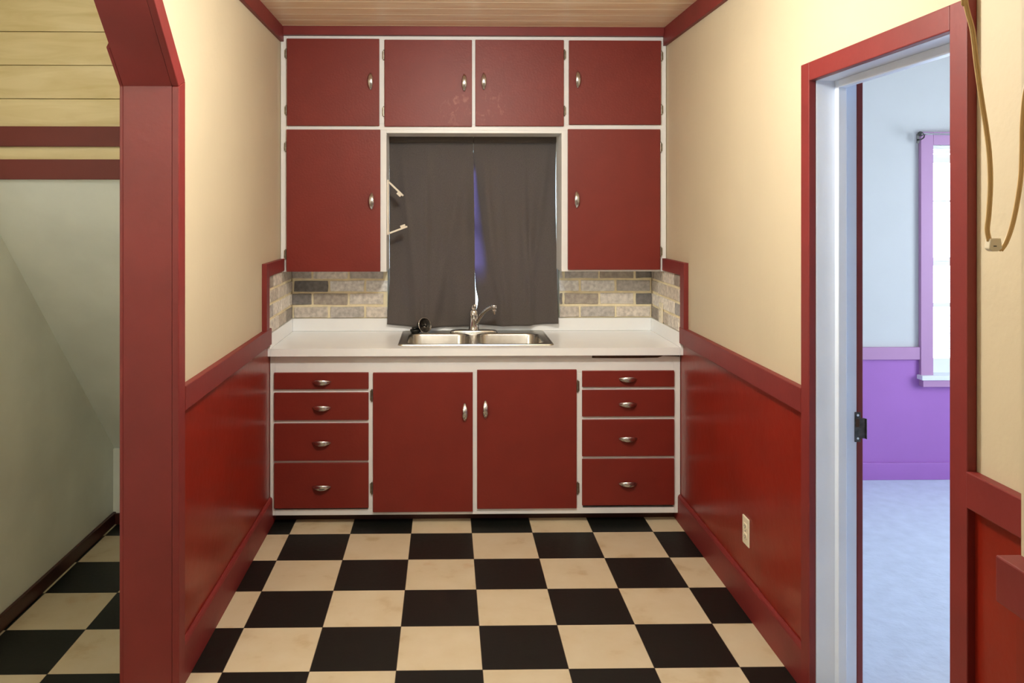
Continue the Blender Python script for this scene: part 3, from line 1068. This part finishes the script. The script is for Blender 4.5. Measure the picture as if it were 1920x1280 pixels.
lathe(bm, [(0, 0.004), (0.014, 0.0035), (0.0158, 0.001), (0.0158, -0.020), (0.0125, -0.0215), (0.0118, -0.0235), (0.0125, -0.026), (0.0125, -0.036), (0.0078, -0.038), (0.0074, -0.050), (0, -0.0503)], (PX(926.5, nY), nY, zn), 22)
obj('aerator', bm, 'nickel', t, smooth=True)

# strainer lying on its side and the black stopper beside it
YS = 4.66
c = Vector((PX(796, YS), YS, zd + 0.043))
rot = Vector((0.62, -0.74, 0.26)).to_track_quat('Z', 'Y').to_matrix().to_4x4()
t = thing('sink_strainer', (c.x, c.y, zd), 'dark metal basket strainer tipped on its side behind the left sink bowl', 'sink strainer')
bm = B()
lathe(bm, [(0.030, -0.034), (0.033, -0.03), (0.036, -0.004), (0.0425, 0.0), (0.0435, 0.004), (0.0405, 0.006), (0.0345, 0.002), (0.031, -0.026), (0.0, -0.028)], c, 30, rot)
obj('basket', bm, 'iron', t, smooth=True)
bm = B()
tube(bm, [c + rot.to_3x3() @ Vector((0.0435 * math.cos(a), 0.0435 * math.sin(a), 0.003)) for a in [2 * math.pi * k / 32 for k in range(33)]], 0.0024, 8)
o = obj('rim', bm, 'chrome', t, smooth=True); o['label'] = 'bright metal rim'
bm = B()
lathe(bm, [(0.004, -0.028), (0.004, 0.006), (0.010, 0.010), (0.012, 0.015), (0.008, 0.019), (0, 0.02)], c, 18, rot)
obj('knob', bm, 'iron', t, smooth=True)
sx = PX(779, YS)
t = thing('drain_stopper', (sx, YS - 0.005, zd), 'small flat black rubber sink stopper left of the tipped strainer', 'sink stopper')
bm = B()
lathe(bm, [(0.020, 0.0), (0.026, 0.004), (0.030, 0.012), (0.031, 0.018), (0.029, 0.021), (0.0, 0.021)], (sx, YS - 0.005, zd), 26)
obj('plug', bm, 'black', t, smooth=True)
bm = B()
lathe(bm, [(0.013, 0.021), (0.016, 0.023), (0.018, 0.028), (0.017, 0.032), (0.0, 0.033)], (sx - 0.004, YS - 0.005, zd), 22)
obj('grip', bm, 'black', t, smooth=True)

# ------------------------------------------------------------------ wall cabinet round the window
YU = 4.50
YV = YU - 0.018
t = thing('wall_cabinet', (0.15, 4.64, 1.283), 'white-framed maroon cupboard wall with six flat doors around the curtained window', 'cabinet')
UX0, UX1 = XL + 0.003, XR - 0.003
zu1 = 2.581
zbo = PZ(509, YU)
nx0, nx1 = PX(724.5, YU), PX(1053, YU)       # niche
nz = PZ(249.5, YU)
YE = YB - 0.016


def hu(x0, x1, z0, z1):
    return (x0, x1, YU, YU + 0.02, z0, z1)


z72, z234, z241 = PZ(76, YU), PZ(233, YU), PZ(244, YU)
a1, a2 = PX(540, YU), PX(711, YU)
b1, b2 = PX(1068, YU), PX(1238, YU)
bm = boxes(hu(UX0, a1, zbo, zu1), hu(b2, UX1, zbo, zu1), hu(a1, b2, z72, zu1), hu(a1, b2, z241, z234), hu(a2, nx0, zbo, z241), hu(nx1, b1, zbo, z241), hu(nx0, nx1, nz, z241),
           hu(a2, PX(722, YU), z234, z72), hu(PX(1056, YU), b1, z234, z72), hu(PX(884, YU), PX(892, YU), z234, z72), hu(a1, a2, zbo, PZ(506, YU)), hu(b1, b2, zbo, PZ(503, YU)))
obj('face_frame', bm, 'white_paint', t, 0.0015)
c0 = 0.018
bm = boxes((UX0, UX0 + c0, YU + 0.02, YE, zbo, zu1), (UX1 - c0, UX1, YU + 0.02, YE, zbo, zu1), (nx0 - c0, nx0, YU + 0.02, YE, zbo, nz + c0), (nx1, nx1 + c0, YU + 0.02, YE, zbo, nz + c0),
           (UX0 + c0, nx0 - c0, YU + 0.02, YE, zbo, zbo + c0), (nx1 + c0, UX1 - c0, YU + 0.02, YE, zbo, zbo + c0), (nx0, nx1, YU + 0.02, YE, nz, nz + c0), (UX0 + c0, UX1 - c0, YU + 0.02, YE, zu1 - c0, zu1),
           (UX0 + c0, nx0 - c0, YE - 0.006, YE, zbo + c0, zu1 - c0), (nx1 + c0, UX1 - c0, YE - 0.006, YE, zbo + c0, zu1 - c0), (nx0 - c0, nx1 + c0, YE - 0.006, YE, nz + c0, zu1 - c0))
obj('carcass', bm, 'white_paint', t)
for (p0, p1, q0, q1, hx, hy, hs, hys) in ((537.8, 711, 73, 236, 695, 153, -1, (101, 207)), (721, 885, 74.5, 237, 870.5, 155, -1, (103, 209)),
                                          (891.3, 1057.2, 74, 236, 907, 152.5, 1, (101, 207)), (1067, 1239.5, 74.5, 233, 1083, 148.5, 1, (103, 204)),
                                          (537, 713, 243, 509, 697, 377, -1, (275, 476)), (1065, 1238, 241.5, 506, 1081, 374, 1, (275, 472))):
    dd = door_panel(t, 'door', p0, p1, q0, q1, YV, 0.0175)[0]
    if p0 in (721, 891.3):
        dd.data.materials[0] = M['scuffed_a' if p0 == 721 else 'scuffed_b']
    handle(dd, PX(hx, YV), YV, PZ(hy, YV), True)
    for q in hys:
        hinge(dd, PX(p0 - 1.8 if hs < 0 else p1 + 1.8, YV), YV + 0.010, PZ(q, YV), hs, 0.05)

# paper towel holder on the niche side
t = thing('paper_towel_holder', (nx0, 4.62, 1.6), 'white plastic paper towel holder with two splayed arms on the cabinet side', 'towel holder')
TY0, TY1 = 4.545, 4.60
zt0, zt1 = PZ(440, 4.57), PZ(337, 4.57)
obj('back_plate', boxes((nx0, nx0 + 0.010, TY0, TY1, zt0, zt1)), 'white_plastic', t, 0.003)
for (qx0, qy0, qx1, qy1, s) in ((729.5, 341.5, 756, 367, -1), (730, 437, 763.5, 424.5, 1)):
    Y = 4.572
    p0 = Vector((PX(qx0, Y) , Y, PZ(qy0, Y)))
    p1 = Vector((PX(qx1, Y), Y, PZ(qy1, Y)))
    dv = (p1 - p0).normalized()
    nv = Vector((-dv.z, 0, dv.x))
    bm = B()
    h = 0.005
    pl = [p0 + nv * h, p1 + nv * h, p1 - nv * h, p0 - nv * h]
    prism(bm, [(q.x, q.z) for q in pl], 'y', Y - 0.016, Y + 0.016)
    arm = obj('arm', bm, 'white_plastic', t, 0.002)
    bm = B()
    q0, q1 = p1 - dv * 0.036, p1 - dv * 0.008
    pl = [q0 + nv * s * h, q1 + nv * s * h, q1 + nv * s * (h + 0.013), q0 + nv * s * (h + 0.013)]
    prism(bm, [(q.x, q.z) for q in pl], 'y', Y - 0.013, Y + 0.013)
    obj('roll_plug', bm, 'white_plastic', arm, 0.002)

# ------------------------------------------------------------------ curtains
YCU = 4.733


def curtain(name, label, left):
    t = thing(name, (PX(810 if left else 967, YCU), YCU, 0.95), label, 'curtain', 'dark curtain panels over the sink')
    bm = B()
    nu, nv = 120, 80
    rows = []
    thin = []  # weights of the daylight glow built into the right panel's inner edge
    ztop_ = PZ(251, YCU)
    for j in range(nv + 1):
        v = j / nv                            # 0 top, 1 bottom
        py = 251 + (609 - 251) * v
        row = []
        for i in range(nu + 1):
            u = i / nu
            if left:
                xa = 730 + (731 - 730) * v if v < 0.75 else 731 - (v - 0.75) / 0.25 * 5.5
                xb = 887 + 3 * min(1, v * 1.6) + (3 * max(0, v - 0.7) / 0.3)
            else:
                xa = 887.5 + 3 * min(1, v * 1.6) + (3 * max(0, v - 0.7) / 0.3) + 4.0 * math.exp(-((v - 0.87) / 0.045) ** 2) - 2.4 * max(0.0, math.sin(max(0, min(1, (v - 0.07) / 0.65)) * math.pi))
                xb = 1043 - 2.5 * math.sin(min(1, v * 1.5) * math.pi) * 0.7 if v < 0.72 else 1043 + (v - 0.72) / 0.28 * 3.5
            px = xa + (xb - xa) * u
            bot = (5.0 * math.sin(u * math.pi * 0.95) - 1 + (1.5 * u)) if left else (4.5 * math.sin(u * math.pi * 0.85 + 0.5) - 2.5)
            pyy = py + bot * v ** 3
            x = PX(px, YCU)
            z = PZ(pyy, YCU)
            ph = 0.0 if left else 1.7
            amp = 0.003 + 0.014 * min(1, max(0, v - 0.04) * 1.8)
            f = 1.25 * math.sin(u * 9.5 + ph + 1.3 * math.sin(v * 2.2 + ph)) * 0.55 + math.sin(u * 17 - v * 2.6 + ph * 2) * 0.32 + math.sin(u * 29 + v * 1.5) * 0.13
            y = YCU + amp * f
            y += 0.004 * noise.noise(Vector((u * 5, v * 4, ph)))
            if v < 0.05:
                y += 0.014
            if not left:
                w = 0.20
                bump = max(0.0, math.sin(max(0, min(1, (v - 0.07) / 0.71)) * math.pi)) ** 0.8
                if u < w:
                    y += 0.034 * bump * (1 - u / w)
            else:
                bump = max(0.0, math.sin(max(0, min(1, (v - 0.1) / 0.7)) * math.pi))
                if u > 0.85:
                    y -= 0.018 * bump * ((u - 0.85) / 0.15) ** 1.5
            # soft creases running down from the gathered heading
            for u0, du, k, wd in ((((0.12, 0.22, 0.010, 0.05), (0.45, -0.02, 0.008, 0.035), (0.95, -0.45, 0.012, 0.06), (0.70, -0.25, 0.007, 0.05))) if left else
                                  ((0.10, 0.22, 0.010, 0.05), (0.30, 0.10, 0.006, 0.04), (0.92, -0.30, 0.014, 0.055), (0.62, 0.04, 0.008, 0.03))):
                y -= 1.3 * k * min(1, v * 3) * math.exp(-((u - u0 - du * v) / wd) ** 2)
            row.append(bm.verts.new((x, y, z)))
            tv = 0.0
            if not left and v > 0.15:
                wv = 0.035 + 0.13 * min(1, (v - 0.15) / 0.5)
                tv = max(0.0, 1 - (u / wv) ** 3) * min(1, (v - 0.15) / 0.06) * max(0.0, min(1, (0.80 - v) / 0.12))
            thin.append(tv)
        rows.append(row)
    for a, b in zip(rows, rows[1:]):
        for k in range(nu):
            bm.faces.new((a[k], a[k + 1], b[k + 1], b[k]))
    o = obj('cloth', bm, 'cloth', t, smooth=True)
    o.data.attributes.new('daylight_strip', 'FLOAT', 'POINT').data.foreach_set('value', thin)
    s = o.modifiers.new('thickness', 'SOLIDIFY')
    s.thickness = 0.0016
    # stitched heading pocket that the rod runs through
    bm = B()
    x0, x1 = PX(729 if left else 888.5, YCU), PX(887.5 if left else 1042.5, YCU)
    zt_, zb_2 = PZ(250.5, YCU), PZ(268, YCU)
    nn = 40
    ra, rb, rc = [], [], []
    for k in range(nn + 1):
        x = x0 + (x1 - x0) * k / nn
        w = 0.0012 * math.sin(k * 1.7)
        ra.append([bm.verts.new((x, YCU + 0.013 * math.cos(a) + w, (zt_ + zb_2) / 2 + (zt_ - zb_2) / 2 * math.sin(a))) for a in [2 * math.pi * q / 16 for q in range(16)]])
    for a, b in zip(ra, ra[1:]):
        for k in range(16):
            bm.faces.new((a[k], a[(k + 1) % 16], b[(k + 1) % 16], b[k]))
    obj('rod_pocket', bm, 'cloth', t, smooth=True)
    return t


curtain('window_curtain', 'dark grey-brown curtain panel beside the paper towel holder, over the left sink bowl', True)
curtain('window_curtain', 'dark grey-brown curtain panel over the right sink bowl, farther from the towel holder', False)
t = thing('tension_rod', (nx0, YCU, PZ(259, YCU)), 'slim spring rod spanning the window niche and carrying the dark curtains', 'curtain rod')
bm = B(); tube(bm, [(nx0 + 0.001, YCU, PZ(259, YCU)), (nx1 - 0.001, YCU, PZ(259, YCU))], 0.0045, 12)
obj('rod', bm, 'nickel', t, smooth=True)
bm = B(); tube(bm, [(nx1 - 0.010, YCU, PZ(259, YCU)), (nx1 - 0.0005, YCU, PZ(259, YCU))], 0.010, 14)
obj('end_cap', bm, 'black', t)


# ------------------------------------------------------------------ electrical outlets
def outlet(label, xw, y, z):
    """duplex outlet on a wall whose face looks towards -x at xw"""
    t = thing('electrical_outlet', (xw, y, z), label, 'outlet')
    obj('cover_plate', boxes((xw - 0.006, xw, y - 0.035, y + 0.035, z - 0.057, z + 0.057)), 'ivory', t, 0.004, segs=3)
    for dz in (-0.020, 0.020):
        bm = B()
        pts = [(y + 0.0165 * math.cos(a), z + dz + max(-0.0115, min(0.0115, 0.0165 * math.sin(a)))) for a in [2 * math.pi * k / 24 for k in range(24)]]
        prism(bm, pts, 'x', xw - 0.0085, xw - 0.0055)
        rc = obj('receptacle', bm, 'ivory', t)
        obj('slots', boxes((xw - 0.0090, xw - 0.0084, y - 0.0075, y - 0.0055, z + dz - 0.004, z + dz + 0.005), (xw - 0.0090, xw - 0.0084, y + 0.0055, y + 0.0075, z + dz - 0.004, z + dz + 0.004), (xw - 0.0090, xw - 0.0084, y - 0.002, y + 0.002, z + dz - 0.0095, z + dz - 0.006)), 'slot', rc)
    bm = B(); lathe(bm, [(0, 0.0012), (0.003, 0.001), (0.003, 0)], (xw - 0.006, y, z), 12, Matrix.Rotation(math.radians(-90), 4, 'Y'))
    obj('screw', bm, 'nickel', t)
    return t


yo = 1.215 * FPX / (1403 - 837)
outlet('ivory wall outlet low on the red wainscot between cabinet and doorway', XR - 0.005, yo, PZ(995, yo, 1403))
yo = 1.205 * FPX / (1241 - 837)
outlet('ivory wall outlet on the grey brick splash above the counter end', XR - BT, yo, PZ(586, yo, 1241))

# ------------------------------------------------------------------ hanging extension cord
t = thing('extension_cord', (PX(1862, 1.32), 1.32, PZ(460, 1.32)), 'beige flat extension cord hanging in a loop beside the doorway casing', 'cord')
YC = 1.32
left = [(1806, -60), (1810, 0), (1815, 25), (1824, 60), (1831, 120), (1841, 190), (1849, 240), (1855, 290), (1857, 345), (1854, 400), (1851, 430), (1855, 452)]
right = [(1876, 470), (1886, 455), (1897, 425), (1907, 380), (1914, 330), (1916, 280), (1917, 230), (1921, 180), (1930, 120), (1935, -60)]


def strand(pp, dy, w=0.0023):
    bm = B()
    for s in (-1, 1):
        pts = [Vector((PX(a, YC + dy) + s * w * 0.85, YC + dy, PZ(b, YC + dy, a))) for a, b in pp]
        first = pts[0].copy()
        top = Vector((first.x, first.y, ZC - 0.02))
        if pp is right:
            last = pts[-1]
            pts = pts + [Vector((last.x, last.y, ZC - 0.02))]
        else:
            pts = [top] + pts
        tube(bm, smooth_path(pts, 8), w, 8)
    return bm


obj('cord', strand(left, 0.0), 'cord', t, smooth=True)
obj('cord', strand(right, 0.01), 'cord', t, smooth=True)
c = Vector((PX(1862, YC), YC, PZ(459, YC, 1862)))
bm = B()
hx, hy, hz = 0.011, 0.007, 0.0105
pts = [(-hx, -hz * 0.6), (-hx * 0.75, hz), (hx * 0.8, hz * 1.1), (hx * 1.05, -hz * 0.5), (hx * 0.4, -hz), (-hx * 0.5, -hz)]
prism(bm, [(c.x + a, c.z + b) for a, b in pts], 'y', c.y - hy, c.y + hy)
pg = obj('connector', bm, 'ivory', t, 0.002)
obj('slot', boxes((c.x - 0.004, c.x + 0.001, c.y - hy - 0.0006, c.y - hy + 0.001, c.z - 0.0025, c.z - 0.001)), 'slot', pg)
bm = B()
tube(bm, smooth_path([(PX(1806, YC), YC, ZC - 0.03), (PX(1840, YC), YC, ZC - 0.012), (PX(1900, YC), YC + 0.01, ZC - 0.012), (PX(1935, YC), YC + 0.01, ZC - 0.03)]), 0.0045, 8)
box(bm, PX(1850, YC), PX(1890, YC), YC - 0.01, YC + 0.02, ZC - 0.018, ZC - 0.001)
obj('staple', bm, 'white_plastic', t)
